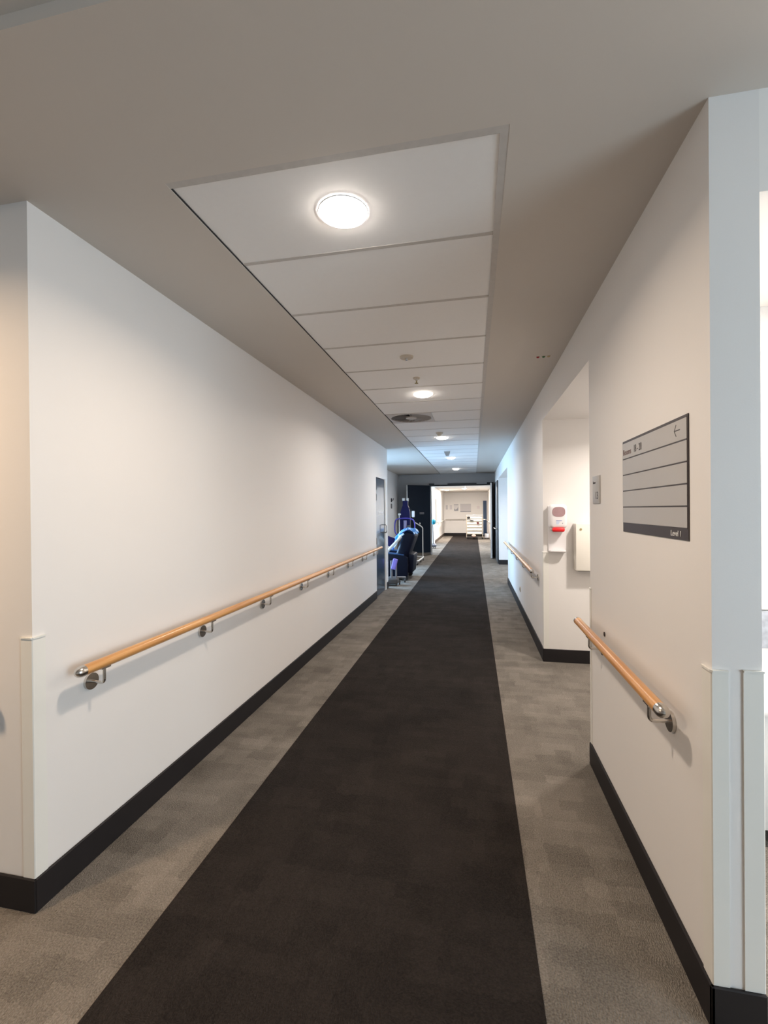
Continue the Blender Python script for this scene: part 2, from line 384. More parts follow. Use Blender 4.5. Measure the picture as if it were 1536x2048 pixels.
# skirting
BH, BT = 0.13, 0.012
def bb(name, boxes, m_=M_BASE): 
    b = MB()
    for x0, x1, y0, y1 in boxes: b.box(x0, x1, y0, y1, 0, BH, bev=.003, seg=1)
    return struct(name, b, m_)
bb('baseboard_left', [(XL, XL+BT, 1.418, DL0-.03), (-6, XL+BT, 1.43-BT, 1.43), (XL, XL+BT, DL1+.05, 8.75)])
bb('baseboard_right', [(XR-BT, XR, 1.478, 2.9+.0), (XR-BT, XR, 4.748, 9.6), (XR-BT, XR, 12.888, YE), (XR-BT, 2.16, 4.76-BT, 4.76), (XR-BT, 2.16, 12.9-BT, 12.9), (XR-BT, XR+.135, 1.49-BT, 1.49)])
bb('baseboard_bay', [(-2.55, -2.55+BT, 11.84, YE), (-2.55, OX0-.05, YE-BT, YE)])
bb('baseboard_far', [(FX0, FX1, FY-BT, FY)])
bb('baseboard_side', [(FX0, FX0+BT, 20.6, FY)], M_BROWNB)
# side room skirting is hidden by its cabinet

# ------------------------------------------------------------------ doors
def d_handle(parent, x, y, z0, z1, out, axis='x', name='door_handle', r=.009):
    if axis == 'x': pts = [(x, y, z0), (x+out, y, z0), (x+out, y, z1), (x, y, z1)]
    else: pts = [(x, y, z0), (x, y+out, z0), (x, y+out, z1), (x, y, z1)]
    return MB().tube(fillet(pts, .03), r, 10).build(name, M_STEEL, parent)
# store door in the left wall
d = MB().box(XL-.055, XL-.012, DL0+.02, DL1-.045, .01, DLH-.01, bev=.002, seg=1)
door1 = struct('door_1', d, M_NAVY)
fr = MB().box(XL-.06, XL-.004, DL1-.045, DL1+.0, 0, DLH); fr.box(XL-.06, XL-.02, DL0, DL0+.018, 0, DLH)
fr.box(XL-.06, XL+.006, DL1-.01, DL1+.035, 0, DLH+.02)
fr.build('door_frame', M_FRAME, door1, smooth=False)
h = MB()
for z in (.28, 1.0, 1.78, 1.97): h.box(XL-.02, XL+.004, DL0+.008, DL0+.045, z-.06, z+.06, bev=.003)
h.build('hinge', M_BLACK, door1)
d_handle(door1, XL-.012, 8.38, 1.12, 1.27, .065)
lp = MB()
for k in range(6):
    y0 = 7.93+k*.075
    lp.box(XL-.0125, XL-.0100, y0, y0+.064, 1.495, 1.53); lp.box(XL-.0125, XL-.0100, y0, y0+.056, 1.45, 1.485)
lp.build('notice_lettering', M_SIGNT, door1, smooth=False)
# left fire-door leaf, swung back past 130 degrees
def leaf(idx, hx, hy, ang, length, H, material, side):
    R = Matrix.Rotation(ang, 3, 'Z')
    piv = (hx, hy, 0)
    o = struct('door_%d' % idx, MB().box(hx, hx+length, hy-.045, hy, .012, H, bev=.002, seg=1, rot=R, piv=piv), material)
    e = MB().box(hx+length-.002, hx+length+.012, hy-.047, hy+.002, .012, H, rot=R, piv=piv)
    e.box(hx-.006, hx+.008, hy-.047, hy+.002, .012, H, rot=R, piv=piv)
    e.build('edge_strip', M_FRAME, o, smooth=False)
    return o, R, piv
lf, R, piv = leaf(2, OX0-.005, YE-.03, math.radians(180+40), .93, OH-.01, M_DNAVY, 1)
# note leaf local +x runs from the hinge to the free edge; its visible face is local -y rotated
k = MB().box(OX0-.005+.02, OX0-.005+.91, YE-.03+.0, YE-.03+.004, .02, .10, rot=R, piv=piv); k.box(OX0-.005+.02, OX0-.005+.91, YE-.079, YE-.074, .02, .10, rot=R, piv=piv)
k.build('kick_plate', M_STEEL, lf, smooth=False)
n_ = MB().box(OX0+.27, OX0+.45, YE-.03, YE-.026, 1.40, 1.47, rot=R, piv=piv); n_.build('name_plate', mat('dim_grey_plate', (0.12, 0.12, 0.13), .4), lf, smooth=False)
rf, R2, piv2 = leaf(3, OX1+.0, YE-.02, math.radians(-92.5), .90, OH-.01, M_NAVY, 1)
k = MB().box(OX1+.02, OX1+.88, YE-.069, YE-.064, .02, .12, rot=R2, piv=piv2); k.build('kick_plate', M_STEEL, rf, smooth=False)
# second navy panel against the right wall behind that leaf, with push bar
dk = struct('door_4', MB().box(XR-.03, XR-.002, 13.05, 14.9, .01, 2.37), M_BLACK)
pb = MB().tube(fillet([(XR-.03, 13.25, .98), (XR-.085, 13.25, .98), (XR-.085, 14.2, .98), (XR-.03, 14.2, .98)], .03), .014, 10)
pb.build('push_bar', M_STEEL, dk)
# narrow navy door on the far wall
df = struct('door_5', MB().box(.555, .76, FY-.03, FY-.005, .01, 2.06), mat('slate_blue_door', (0.03, 0.065, 0.14), .35))
MB().box(.53, .555, FY-.035, FY-.0, 0, 2.09).build('door_frame', M_FRAME, df)
# grey door in the far left wall seen edge-on
dg_ = struct('door_6', MB().box(FX0-.0, FX0+.02, 21.0, 21.9, .9, 2.05), mat('grey_shutter', (.45, .45, .44), .5))

# ------------------------------------------------------------------ corner guards
def guard(name_label, cx, cy, sx, sy, z0=BH, z1=1.068, wx=.05, wy=.05, material=None):
    """L-profile hugging the outside corner (cx,cy); sx, sy = directions of the two faces' outward normals"""
    t = .004; o = .0005
    # leg along Y on the x-facing side, leg along X on the y-facing side
    prof = [(cx+sx*o, cy-sy*wy), (cx+sx*(o+t), cy-sy*wy), (cx+sx*(o+t), cy+sy*(o+t*.3)), (cx+sx*(o+t*.3), cy+sy*(o+t)), (cx-sx*wx, cy+sy*(o+t)), (cx-sx*wx, cy+sy*o), (cx+sx*o, cy+sy*o)]
    g = MB().prism(prof, 'z', z0, z1-.004)
    # closed cap, slightly proud
    e = .004
    prof2 = [(cx+sx*o, cy-sy*(wy)), (cx+sx*(o+t+e), cy-sy*wy), (cx+sx*(o+t+e), cy+sy*(o+t*.3)), (cx+sx*(o+t*.3), cy+sy*(o+t+e)), (cx-sx*wx, cy+sy*(o+t+e)), (cx-sx*wx, cy+sy*o), (cx+sx*o, cy+sy*o)]
    g.prism(prof2, 'z', z1-.006, z1)
    return tag(g.build('corner_guard', material or M_GUARD, smooth=False), name_label, 'corner guard')
guard('tall off-white corner guard on the near left wall corner', XL, 1.43, 1, -1)
guard('off-white corner guard on pier, on the edge beside the directory-sign wall', XR, 1.49, -1, -1, wx=.041)
guard('off-white corner guard on pier, outermost at the right edge beside the side room', XR+.13, 1.49, 1, -1, z1=1.072)
guard('cream corner guard at the far end of the directory-sign wall by recess', XR, 2.9, -1, 1, wy=.025)
guard('white corner guard on recess corner left of the soap dispenser', XR, 4.76, -1, -1, z1=1.11)
guard('white corner guard at end of left wall beyond the blue door', XL, 8.75, 1, 1, z0=.15, z1=1.14)
bpy.data.objects['corner_guard.005'].data.materials[0] = M_FRAME

# ------------------------------------------------------------------ handrails
def rail(label, side, x_wall, y0, y1, zc, brackets, capn=True, capf=True, r=.0225, off=.075, zb=.80):
    s = 1 if side == 'left' else -1
    xc = x_wall+s*off
    t = thing('handrail', label, 'handrail', (xc, (y0+y1)/2, zc))
    MB().cyl((xc, y0+.03, zc), (xc, y1-.03, zc), r, n=28).build('wooden_rail', M_WOOD, t)
    for (yy, sg) in ((y0, 1), (y1, -1)):
        rr = r+.0008
        pts_sorted = []
        for k in range(11):
            b_ = k/10*PI/2
            pts_sorted.append(((xc, yy+sg*rr*1.25*(1-math.cos(b_)), zc), max(.0005, rr*math.sin(b_))))
        pts_sorted.append(((xc, yy+sg*.042, zc), rr))
        MB().tube([q[0] for q in pts_sorted], [q[1] for q in pts_sorted], 24).build('end_cap', M_STEEL, t)
    for by in brackets:
        b = MB()
        b.cyl((x_wall+s*.001, by, zb), (x_wall+s*.012, by, zb), .036, n=28)
        b.tube(fillet([(x_wall+s*.008, by, zb), (xc, by, zb-.004), (xc, by, zc-r+.002)], .02), .0065, 12)
        b.box(xc-.012, xc+.012, by-.025, by+.025, zc-r-.003, zc-r+.004)
        b.build('bracket', M_STEEL, t)
    return t
rail('long beech handrail with steel brackets on the left wall', 'left', XL, 1.545, 7.80, .888, [1.693, 2.526, 3.345, 4.17, 5.0, 5.84, 6.65, 7.45])
rail('short beech handrail under the directory sign on the right', 'right', XR, 1.625, 2.92, .866, [1.765, 2.617], zb=.785)
rail('beech handrail on the right wall beyond the dispenser recess', 'right', XR, 5.03, 9.45, .872, [5.12, 6.0, 6.9, 7.8, 8.7], zb=.80)
# handrail around the far room
def flat_rail(label, pts, z, brk):
    t = thing('handrail', label, 'handrail', pts[0])
    MB().tube([(p[0], p[1], z) for p in pts], .022, 12).build('wooden_rail', mat('pale_handrail', (.52, .49, .44), .4), t)
    for p, q in brk: MB().tube([(*p, z-.08), (*q, z-.08), (*q, z-.02)], .008, 8).build('bracket', M_STEEL, t)
flat_rail('pale handrail along the far wall of the end room', [(FX0+.1, FY-.08, .9), (.45, FY-.08, .9)], .94, [((x, FY), (x, FY-.08)) for x in (-1.4, -.6, .2)])
flat_rail('pale handrail on the left wall of the end room', [(FX0+.08, 21.4, .9), (FX0+.08, FY-.2, .9)], .92, [((FX0, y), (FX0+.08, y)) for y in (22, 24, 26)])
flat_rail('pale handrail on the right wall of the end room beside the narrow blue door', [(FX1-.08, 22.0, .9), (FX1-.08, FY-.1, .9)], .92, [((FX1, y), (FX1-.08, y)) for y in (22.5, 24.5, 26.5)])

# handrail on the left return wall; only its shadow reaches into the frame
xr = -1.90
t = thing('handrail', 'end of a beech handrail on the return wall at far left, mostly out of frame', 'handrail', (xr-.6, 1.355, .88))
MB().cyl((xr-1.4, 1.355, .88), (xr, 1.355, .88), .0225, n=20).build('wooden_rail', M_WOOD, t)
MB().ball((xr, 1.355, .88), .03, .0235, .0235).build('end_cap', M_STEEL, t)
b = MB(); b.cyl((xr-.15, 1.429, .8), (xr-.15, 1.418, .8), .036); b.tube(fillet([(xr-.15, 1.42, .8), (xr-.15, 1.355, .796), (xr-.15, 1.355, .86)], .02), .0065); b.build('bracket', M_STEEL, t)

# ------------------------------------------------------------------ ceiling lamps
SPREAD = 158
def lamp(x, y, z, label, group, r=.092, power=1.0, col=None, first=None):
    if first is not None:
        o = dup(first, (x, y, z), label, group)
        if power != 1.0 or col:
            for ch in o.children:
                if ch.type == 'LIGHT': ch.data = ch.data.copy(); ch.data.energy = power*LAMP; ch.data.color = col or LAMP_COL
        return o
    t = thing('ceiling_light', label, 'ceiling light', (x, y, z), group)
    rg = MB(); n = 40
    pts = [(x+(r+.008)*math.cos(2*PI*k/n), y+(r+.008)*math.sin(2*PI*k/n), z-.003) for k in range(n)]
    rg.tube(pts, .003, 8, closed=True); rg.build('rim', M_WPLAST, t)
    prof = [(r*math.cos(a), z-.004-.026*math.sin(a)) for a in [PI/2*k/8 for k in range(9)]]
    dm = bmesh.new(); rings = []
    for rr_, zz_ in prof[:-1]: rings.append([dm.verts.new((x+rr_*math.cos(2*PI*k/n), y+rr_*math.sin(2*PI*k/n), zz_)) for k in range(n)])
    apex = dm.verts.new((x, y, prof[-1][1]))
    for A_, B_ in zip(rings[:-1], rings[1:]):
        for k in range(n): dm.faces.new((A_[k], A_[(k+1) % n], B_[(k+1) % n], B_[k]))
    for k in range(n): dm.faces.new((rings[-1][k], rings[-1][(k+1) % n], apex))
    dm.faces.new(rings[0][::-1])
    q_ = MB(); q_._join(dm); q_.build('diffuser', M_LAMP, t)
    ld = bpy.data.lights.new('lamp_light', 'AREA'); ld.shape = 'DISK'; ld.size = r*1.9; ld.spread = math.radians(SPREAD)
    ld.energy = power*LAMP; ld.color = col or LAMP_COL
    lo = bpy.data.objects.new('lamp_light', ld); C.objects.link(lo); lo.location = (0, 0, -.033); lo.parent = t
    return t
L0 = lamp(-.51, 1.755, ZC+.004, 'round ceiling light nearest the viewer in first ceiling tile', 'round lights along the corridor ceiling', col=(1, .80, .62))
for y, lb in ((4.69, 'second nearest round corridor ceiling light, just before the vent'), (7.60, 'third round corridor ceiling light, just beyond the vent'), (10.61, 'fourth round corridor ceiling light, second from the end doors'), (13.54, 'round corridor ceiling light closest to the end doors')):
    lamp(-.51, y, ZC+.004, lb, 'round lights along the corridor ceiling', first=L0, col=LAMP_COL)
F0 = lamp(-1.36, 23.7, FC-.001, 'left of two round lights in the end room ceiling', 'round lights in the end room', r=.105, power=6)
for _l in F0.children:
    if _l.type == 'LIGHT': _l.data.spread = PI
lamp(-.44, 22.2, FC-.001, 'right of two round lights in the end room, beside the hanging sign', 'round lights in the end room', first=F0, power=4)
lamp(-.4, 18.0, FC-.001, 'added unseen round light in the end room just past the doors', 'round lights in the end room', first=F0, power=6)  # extra lamp, out of view, put in to brighten the end room
A0 = lamp(1.5, 3.8, AH-.001, 'round light in the ceiling of the soap dispenser recess, hidden behind pier', 'round lights in the recesses', power=1.3)
lamp(1.5, 11.2, 2.419, 'added hidden round light in the ceiling of the farther right recess', 'round lights in the recesses', first=A0, power=1.3)  # unseen lamp added to light the far face of this recess
lamp(-2.5, .40, ZC+.035, 'round lobby ceiling light to the left behind the viewer', 'round lobby lights', power=1.9, col=(1, .70, .44))
lamp(2.5, 2.1, 2.639, 'round light in the side room ceiling at far right', 'round light in the side room', first=F0, power=5)

# ------------------------------------------------------------------ ceiling fittings
def disc(name, x, y, r, label, cat, material, tip=True):
    t = thing(name, label, cat, (x, y, ZC))
    MB().cyl((x, y, ZC-.006), (x, y, ZC+.008), r*.92, r, n=32).build('cover_plate', material, t)
    if tip:
        MB().cyl((x, y, ZC-.022), (x, y, ZC-.005), .009, .014, n=16).build('sensor_tip', M_STEEL, t)
    return t
disc('speaker_disc', -.512, 3.52, .055, 'beige round flush disc before the second ceiling light', 'ceiling sensor', M_BEIGE)
sp = disc('sprinkler_head', -.506, 4.10, .032, 'small sprinkler head just before the second ceiling light', 'sprinkler', M_BEIGE)
MB().cyl((-.506, 4.10, ZC-.045), (-.506, 4.10, ZC-.02), .006, n=12).cyl((-.506, 4.10, ZC-.048), (-.506, 4.10, ZC-.044), .016, n=16).build('deflector', M_BRASS, sp)
sd = thing('smoke_detector', 'beige smoke detector just before the third ceiling light', 'smoke detector', (-.52, 7.1, ZC))
MB().cyl((-.52, 7.1, ZC-.012), (-.52, 7.1, ZC+.006), .055, n=28).build('base', M_BEIGE, sd)
MB().cyl((-.52, 7.1, ZC-.045), (-.52, 7.1, ZC-.01), .022, .045, n=28).build('sensing_chamber', M_BEIGE, sd)
hs = thing('ceiling_sign', 'small tapered hanging sign between the third and fourth ceiling lights', 'sign', (-.545, 9.5, ZC))
MB().prism([(-.60, ZC), (-.47, ZC), (-.50, ZC-.09), (-.56, ZC-.09)], 'y', 9.40, 9.46).build('sign_body', mat('grey_sign_back', (.45, .44, .43), .5), hs, smooth=False)
MB().box(-.60, -.47, 9.38, 9.48, ZC-.006, ZC+.006).build('mounting_plate', M_FRAME, hs)
for x, y, M_, nm in ((.512, 3.735, M_REDDOT, 'red'), (.555, 3.735, M_GREENDOT, 'green'), (.592, 3.735, M_TANDOT, 'amber')):
    t = thing('indicator_lamp', nm+' call indicator lens in the ceiling above the recess', 'indicator lamp', (x, y, ZC), 'call indicator lenses in the ceiling')
    MB().cyl((x, y, ZC-.003), (x, y, ZC+.002), .016, n=20).build('bezel', M_BEIGE, t)
    MB().ball((x, y, ZC-.004), .012, .012, .008).build('lens', M_, t)
bpy.data.objects['indicator_lamp.002']['label'] = 'amber call indicator lens nearest the right wall in the ceiling'
# swirl air diffuser
vx, vy, vz = -.80, 5.882, ZC+.005
v = thing('air_diffuser', 'square grey swirl air vent in the ceiling tiles', 'air vent', (vx, vy, vz))
hl = .288
pl = bmesh.new(); n = 48; Rr = .268
outer = []; inner = []
for k in range(n):
    a = 2*PI*k/n; c_, s_ = math.cos(a), math.sin(a); mx_ = max(abs(c_), abs(s_))
    outer.append((vx+hl*c_/mx_, vy+hl*s_/mx_)); inner.append((vx+Rr*c_, vy+Rr*s_))
P = MB(); t = bmesh.new()
vo = [t.verts.new((*p, vz-.006)) for p in outer]; vi = [t.verts.new((*p, vz-.006)) for p in inner]; vu = [t.verts.new((*p, vz+.042)) for p in inner]; vq = [t.verts.new((*p, vz+.006)) for p in outer]
for k in range(n):
    j = (k+1) % n
    t.faces.new((vo[k], vo[j], vi[j], vi[k])); t.faces.new((vi[k], vi[j], vu[j], vu[k])); t.faces.new((vo[k], vq[k], vq[j], vo[j]))
P._join(t); P.build('face_plate', M_VENT, v, smooth=False); pl.free()
MB().cyl((vx, vy, vz+.040), (vx, vy, vz+.044), Rr+.002, n=48).build('duct_opening', M_DARKGAP, v, smooth=False)
bl = MB(); nb = 28
for k in range(nb):
    a = 2*PI*k/nb; tilt = math.radians(32)
    ca, sa = math.cos(a), math.sin(a)
    t = bmesh.new(); q = []
    for (rr, ww) in ((.07, .008), (.262, .029)):
        for s_ in (-1, 1):
            tx = s_*ww*math.cos(tilt); tz = -s_*ww*math.sin(tilt)
            q.append(t.verts.new((vx+rr*ca-tx*sa, vy+rr*sa+tx*ca, vz+.012+tz)))
    t.faces.new((q[0], q[1], q[3], q[2]))
    bmesh.ops.solidify(t, geom=list(t.faces), thickness=.0015)
    bl._join(t)
bl.build('swirl_blades', M_VENT, v, smooth=False)
MB().cyl((vx, vy, vz-.006), (vx, vy, vz+.01), .072, n=32).build('hub', M_VENT, v, smooth=False)

# ------------------------------------------------------------------ signs on the right wall
sy0, sy1, sz0, sz1 = 1.622, 2.272, 1.440, 1.857
sg = thing('directory_sign', 'silver directory sign with five rows on right wall', 'sign', (XR, (sy0+sy1)/2, sz0))
MB().box(XR-.004, XR-.0005, sy0, sy1, sz0, sz1, bev=.001, seg=1).build('backing_board', M_SIGND, sg, smooth=False)
rows = [(1.846, 1.776), (1.771, 1.703), (1.698, 1.630), (1.625, 1.556), (1.551, 1.482)]
for a, b_ in rows:
    MB().box(XR-.0056, XR-.0035, sy0+.007, sy1-.002, b_, a, bev=.0006, seg=1).build('sign_row', M_SIGN, sg, smooth=False)
MB().box(XR-.0047, XR-.0038, sy0+.007, sy1-.002, 1.478, 1.850).build('row_gap', M_SIGND, sg, smooth=False)
text_mesh('lettering', 'Rooms', .037, (XR-.0058, sy1-.012, 1.792), '-x', M_SIGNR, sg, sx=1.02)
text_mesh('lettering', '18 - 20', .045, (XR-.0058, sy1-.150, 1.792), '-x', M_SIGND, sg, sx=.74)
text_mesh('lettering', 'Level 1', .028, (XR-.0044, sy0+.134, 1.451), '-x', M_SIGNT, sg, sx=1.05)
ar = MB(); ay, az = 1.699, 1.813
ar.box(XR-.0062, XR-.0055, ay-.022, ay+.018, az-.0016, az+.0016)
for s_ in (1, -1):
    ar.box(XR-.0062, XR-.0055, ay-.0045, ay+.0215, az-.0014, az+.0014, rot=Matrix.Rotation(s_*math.radians(-52), 3, 'X'), piv=(XR-.0058, ay+.021, az))
ar.build('arrow', M_SIGND, sg, smooth=False)
rs = thing('room_number_sign', 'small silver room sign numbered 13 at the wall end', 'sign', (XR, 2.735, 1.575))
MB().box(XR-.006, XR-.0005, 2.664, 2.808, 1.576, 1.734, bev=.002, seg=2).build('plate', M_SIGN, rs)
text_mesh('lettering', 'Room', .022, (XR-.0063, 2.797, 1.690), '-x', M_SIGND, rs)
text_mesh('lettering', '1', .060, (XR-.0063, 2.752, 1.602), '-x', M_SIGND, rs, sx=1.1)
text_mesh('lettering', '3', .060, (XR-.0063, 2.722, 1.602), '-x', M_SIGND, rs, sx=1.25)
# small wall fittings
so = thing('wall_socket', 'small socket low on the right wall above the skirting', 'socket', (XR, 7.08, .33))
MB().box(XR-.010, XR-.0005, 7.03, 7.13, .29, .37, bev=.003).build('plate', M_BEIGE, so)
MB().box(XR-.012, XR-.0095, 7.055, 7.105, .31, .35).build('socket_face', M_DGREY, so)
pc = thing('patched_screw_hole', 'small scuffed patch on wall above the short handrail', 'wall mark', (XR, 2.36, .90))
MB().cyl((XR-.004, 2.60, .868), (XR-.0005, 2.60, .868), .012, n=14).build('plug', M_SIGND, pc)
pc.location = (XR, 2.60, .868)
for ch in pc.children: ch.data.transform(Matrix.Translation((0, 2.36-2.60, .90-.868)))

# ------------------------------------------------------------------ dispensers in the recess
YF = 4.76
sp_ = thing('soap_dispenser', 'white wall soap dispenser with red push bar and drip tray', 'soap dispenser', (.82, YF, 1.13))
x0, x1 = .735, .905
MB().box(x0, x1, YF-.012, YF-.0005, 1.115, 1.58, bev=.004).build('back_plate', M_WPLAST, sp_)
bd = MB().box(x0, x1, YF-.105, YF-.01, 1.352, 1.592, bev=.035, seg=5)
bd.build('body', M_WPLAST, sp_)
wn = MB(); N_ = 32; prof = []
for k in range(N_):
    a = 2*PI*k/N_; ca, sa = math.cos(a), math.sin(a)
    prof.append((.822+.060*math.copysign(abs(ca)**.75, ca), 1.517+.049*math.copysign(abs(sa)**.75, sa)))
wn.prism(prof, 'y', YF-.1075, YF-.10).build('viewing_window', M_PINKW, sp_, smooth=False)
rb = MB().box(.762, .878, YF-.118, YF-.06, 1.318, 1.362, bev=.018, seg=4).build('push_bar', M_RED, sp_)
MB().box(.75, .89, YF-.085, YF-.012, 1.335, 1.36, bev=.008).build('pump_housing', M_LGREY, sp_)
lb = MB(); xs = [.796+.0072*k for k in range(8)]
for i, xx in enumerate(xs): lb.box(xx, xx+.0048, YF-.1062, YF-.1045, 1.426, 1.4335)
lb.build('brand_print', M_BLUEINK, sp_, smooth=False)
lb = MB()
for i in range(4): lb.box(.798, .798+.034-.004*i, YF-.1062, YF-.1045, 1.417-.0075*i, 1.4205-.0075*i)
lb.build('small_print', M_PBLUE, sp_, smooth=False)
MB().prism([(.851, 1.408), (.863, 1.408), (.857, 1.396)], 'y', YF-.1062, YF-.1045).build('heart_mark', M_GREYP, sp_, smooth=False)
tr = MB().prism([(x0+.004, YF-.01), (x1-.006, YF-.01), (x1-.012, YF-.078), (x1-.04, YF-.09), (x0+.04, YF-.09), (x0+.012, YF-.078)], 'z', 1.122, 1.132)
tr.build('drip_tray', M_WPLAST, sp_)
tw = thing('towel_dispenser', 'cream metal paper towel dispenser half hidden behind wall', 'paper towel dispenser', (1.11, YF, .935))
MB().box(.975, 1.245, YF-.115, YF-.0005, .938, 1.402, bev=.008, seg=3).build('case', M_CREAMM, tw)
MB().cyl((1.022, YF-.119, 1.345), (1.022, YF-.114, 1.345), .011, n=20).build('lock', M_BRASS, tw)
MB().box(1.0, 1.22, YF-.09, YF-.03, .932, .94).build('paper_slot', M_DARKGAP, tw)
MB().prism([(1.0, .935), (1.03, .935), (1.02, .925)], 'y', YF-.07, YF-.06).build('paper_tip', M_PAPER, tw)

# ------------------------------------------------------------------ side room seen at the right edge
cb = thing('low_cabinet', 'white low cabinet in the bright side room at right edge', 'cabinet', (2.0, 2.55, 0))
MB().box(1.05, 3.2, 2.32, 2.78, .08, .60, bev=.004).build('body', M_WBOX, cb)
MB().box(1.04, 3.21, 2.30, 2.785, .60, .63, bev=.006).build('top', M_WBOX, cb)
pr = tag(MB().box(1.43, 2.1, 2.765, 2.775, .785, .985, bev=.002).build('printed_panel', M_TURQ), 'grey marbled printed panel standing behind the low white cabinet', 'picture')
pr.location.z = 0
tag(MB().box(1.46, 2.5, 2.785, 2.7985, .99, 1.545).build('pinboard', mat('pale_pinboard', (.72, .68, .64), .8)), 'pale pinboard on the side room wall above the low cabinet', 'board')

# ------------------------------------------------------------------ bay: recliner, lifts and hoist
def caster(mb, x, y, r=.035, w=.022):
    mb.cyl((x-w/2, y, r), (x+w/2, y, r), r, n=18)
rc = thing('recliner_chair', 'dark navy vinyl recliner parked behind the blue door', 'armchair', (-1.85, 10.05, 0))
for (a, b_) in ((9.66, 9.80), (10.36, 10.50)):
    ar = MB().prism([(-2.28, .07), (-1.47, .07), (-1.42, .12), (-1.42, .50), (-1.50, .56), (-2.26, .645), (-2.33, .60)], 'y', a, b_)
    o = ar.build('arm', M_NAVYF, rc, smooth=False)
    md = o.modifiers.new('b', 'BEVEL'); md.width = .02; md.segments = 3
    tp = MB().prism([(-2.33, .63), (-1.50, .545), (-1.50, .575), (-2.30, .665)], 'y', a-.006, b_+.006).build('arm_pad', M_NAVYF2, rc, smooth=False)
    md = tp.modifiers.new('b', 'BEVEL'); md.width = .012; md.segments = 3
MB().box(-2.35, -1.62, 9.80, 10.36, .30, .46, bev=.05, seg=4).build('seat', M_NAVYF, rc)
bk = MB().box(-1.74, -1.47, 9.70, 10.42, .40, 1.09, bev=.07, seg=4, rot=Matrix.Rotation(math.radians(20), 3, 'Y'), piv=(-1.57, 10.08, .42))
bk.build('backrest', M_NAVYF, rc)
MB().box(-1.44, -1.30, 9.76, 10.40, .16, .58, bev=.03, seg=3, rot=Matrix.Rotation(math.radians(6), 3, 'Y'), piv=(-1.42, 10.0, .5)).build('back_skirt', M_NAVYF, rc)
MB().box(-2.42, -2.30, 9.82, 10.34, .12, .42, bev=.03, seg=3).build('footrest', M_NAVYF, rc)
MB().box(-2.2, -1.46, 9.70, 10.44, .10, .14).build('base_frame', M_BLACK, rc)
for x, y in ((-1.48, 9.70), (-1.48, 10.42), (-2.2, 9.72), (-2.2, 10.42)):
    k = MB(); k.cyl((x, y-.02, .068), (x, y+.02, .068), .068, n=20); o = k.build('caster', M_RUBBER, rc)
# blue-white sling heaped over the recliner back
sl = bmesh.new(); nu, nv = 22, 18
gv = []
for i in range(nu):
    row = []
    for j in range(nv):
        u = i/(nu-1); v_ = j/(nv-1)
        y = 9.64+.64*v_+.025*math.sin(9*u)
        a = (u-.5)*2
        x = -1.47+.22*math.sin(a*1.35)-.10*(a < 0)*a*a
        z = 1.125-.26*abs(a)**1.8*(1.25 if a < 0 else .35)
        x += .020*math.sin(17*v_+5*u); z += .020*math.sin(11*u+13*v_)+.012*math.sin(23*v_)
        row.append(sl.verts.new((x, y, z)))
    gv.append(row)
for i in range(nu-1):
    for j in range(nv-1): sl.faces.new((gv[i][j], gv[i+1][j], gv[i+1][j+1], gv[i][j+1]))
bmesh.ops.solidify(sl, geom=list(sl.faces), thickness=.02)
sm = MB(); sm._join(sl)
sm.tube(fillet([(-1.50, 9.64, 1.03), (-1.60, 9.60, .95), (-1.66, 9.60, .80), (-1.75, 9.62, .69)], .04), .02, 8)
tag(sm.build('patient_sling', M_SLING), 'blue and white patterned sling draped over the recliner back', 'sling')

# low stand-aid in front of the recliner
la = thing('stand_aid', 'grey wheeled stand-aid with lilac knee pad in front of recliner', 'patient lift', (-1.75, 9.1, 0))
MB().box(-2.05, -1.53, 8.95, 9.18, .035, .15, bev=.03, seg=4).build('base_cover', M_DGREY, la)
ft = MB(); ft.tube(fillet([(-1.75, 9.15, .14), (-1.50, 9.18, .15), (-1.45, 9.45, .11)], .06), .022, 10)
ft.build('base_leg', M_GREYM, la); MB().tube([(-1.95, 9.15, .14), (-2.05, 9.45, .11)], .022, 10).build('base_leg', M_GREYM, la)
for x, y in ((-1.56, 9.0), (-1.52, 9.16), (-1.45, 9.44), (-2.0, 9.0), (-2.05, 9.44)):
    k = MB(); k.cyl((x-.012, y, .038), (x+.012, y, .038), .038, n=18).box(x-.02, x+.02, y-.02, y+.03, .05, .085, bev=.006); k.build('caster', M_DGREY, la)
MB().tube([(-1.68, 9.1, .14), (-1.68, 9.1, .50)], .024, 12).build('leg_post', M_GREYM, la); MB().tube([(-1.585, 9.12, .14), (-1.585, 9.12, .44)], .018, 12).build('leg_post', M_GREYM, la)
MB().box(-1.66, -1.56, 9.04, 9.09, .32, .55, bev=.022, seg=4, rot=Matrix.Rotation(math.radians(14), 3, 'Y')).build('knee_pad', M_LILAC, la)
MB().tube([(-1.95, 9.15, .13), (-1.95, 9.15, .62), (-1.80, 9.12, .68)], .035, 14).build('mast', M_GREYM, la)
MB().tube([(-1.80, 9.12, .66), (-1.62, 9.1, .84), (-1.47, 9.1, 1.0)], [.032, .03, .026], 14).build('lifting_arm', M_LGREY, la)
MB().box(-1.86, -1.63, 9.16, 9.21, .80, 1.0, bev=.03, seg=4, rot=Matrix.Rotation(math.radians(20), 3, 'Y')).build('chest_pad', M_DPURPLE, la)

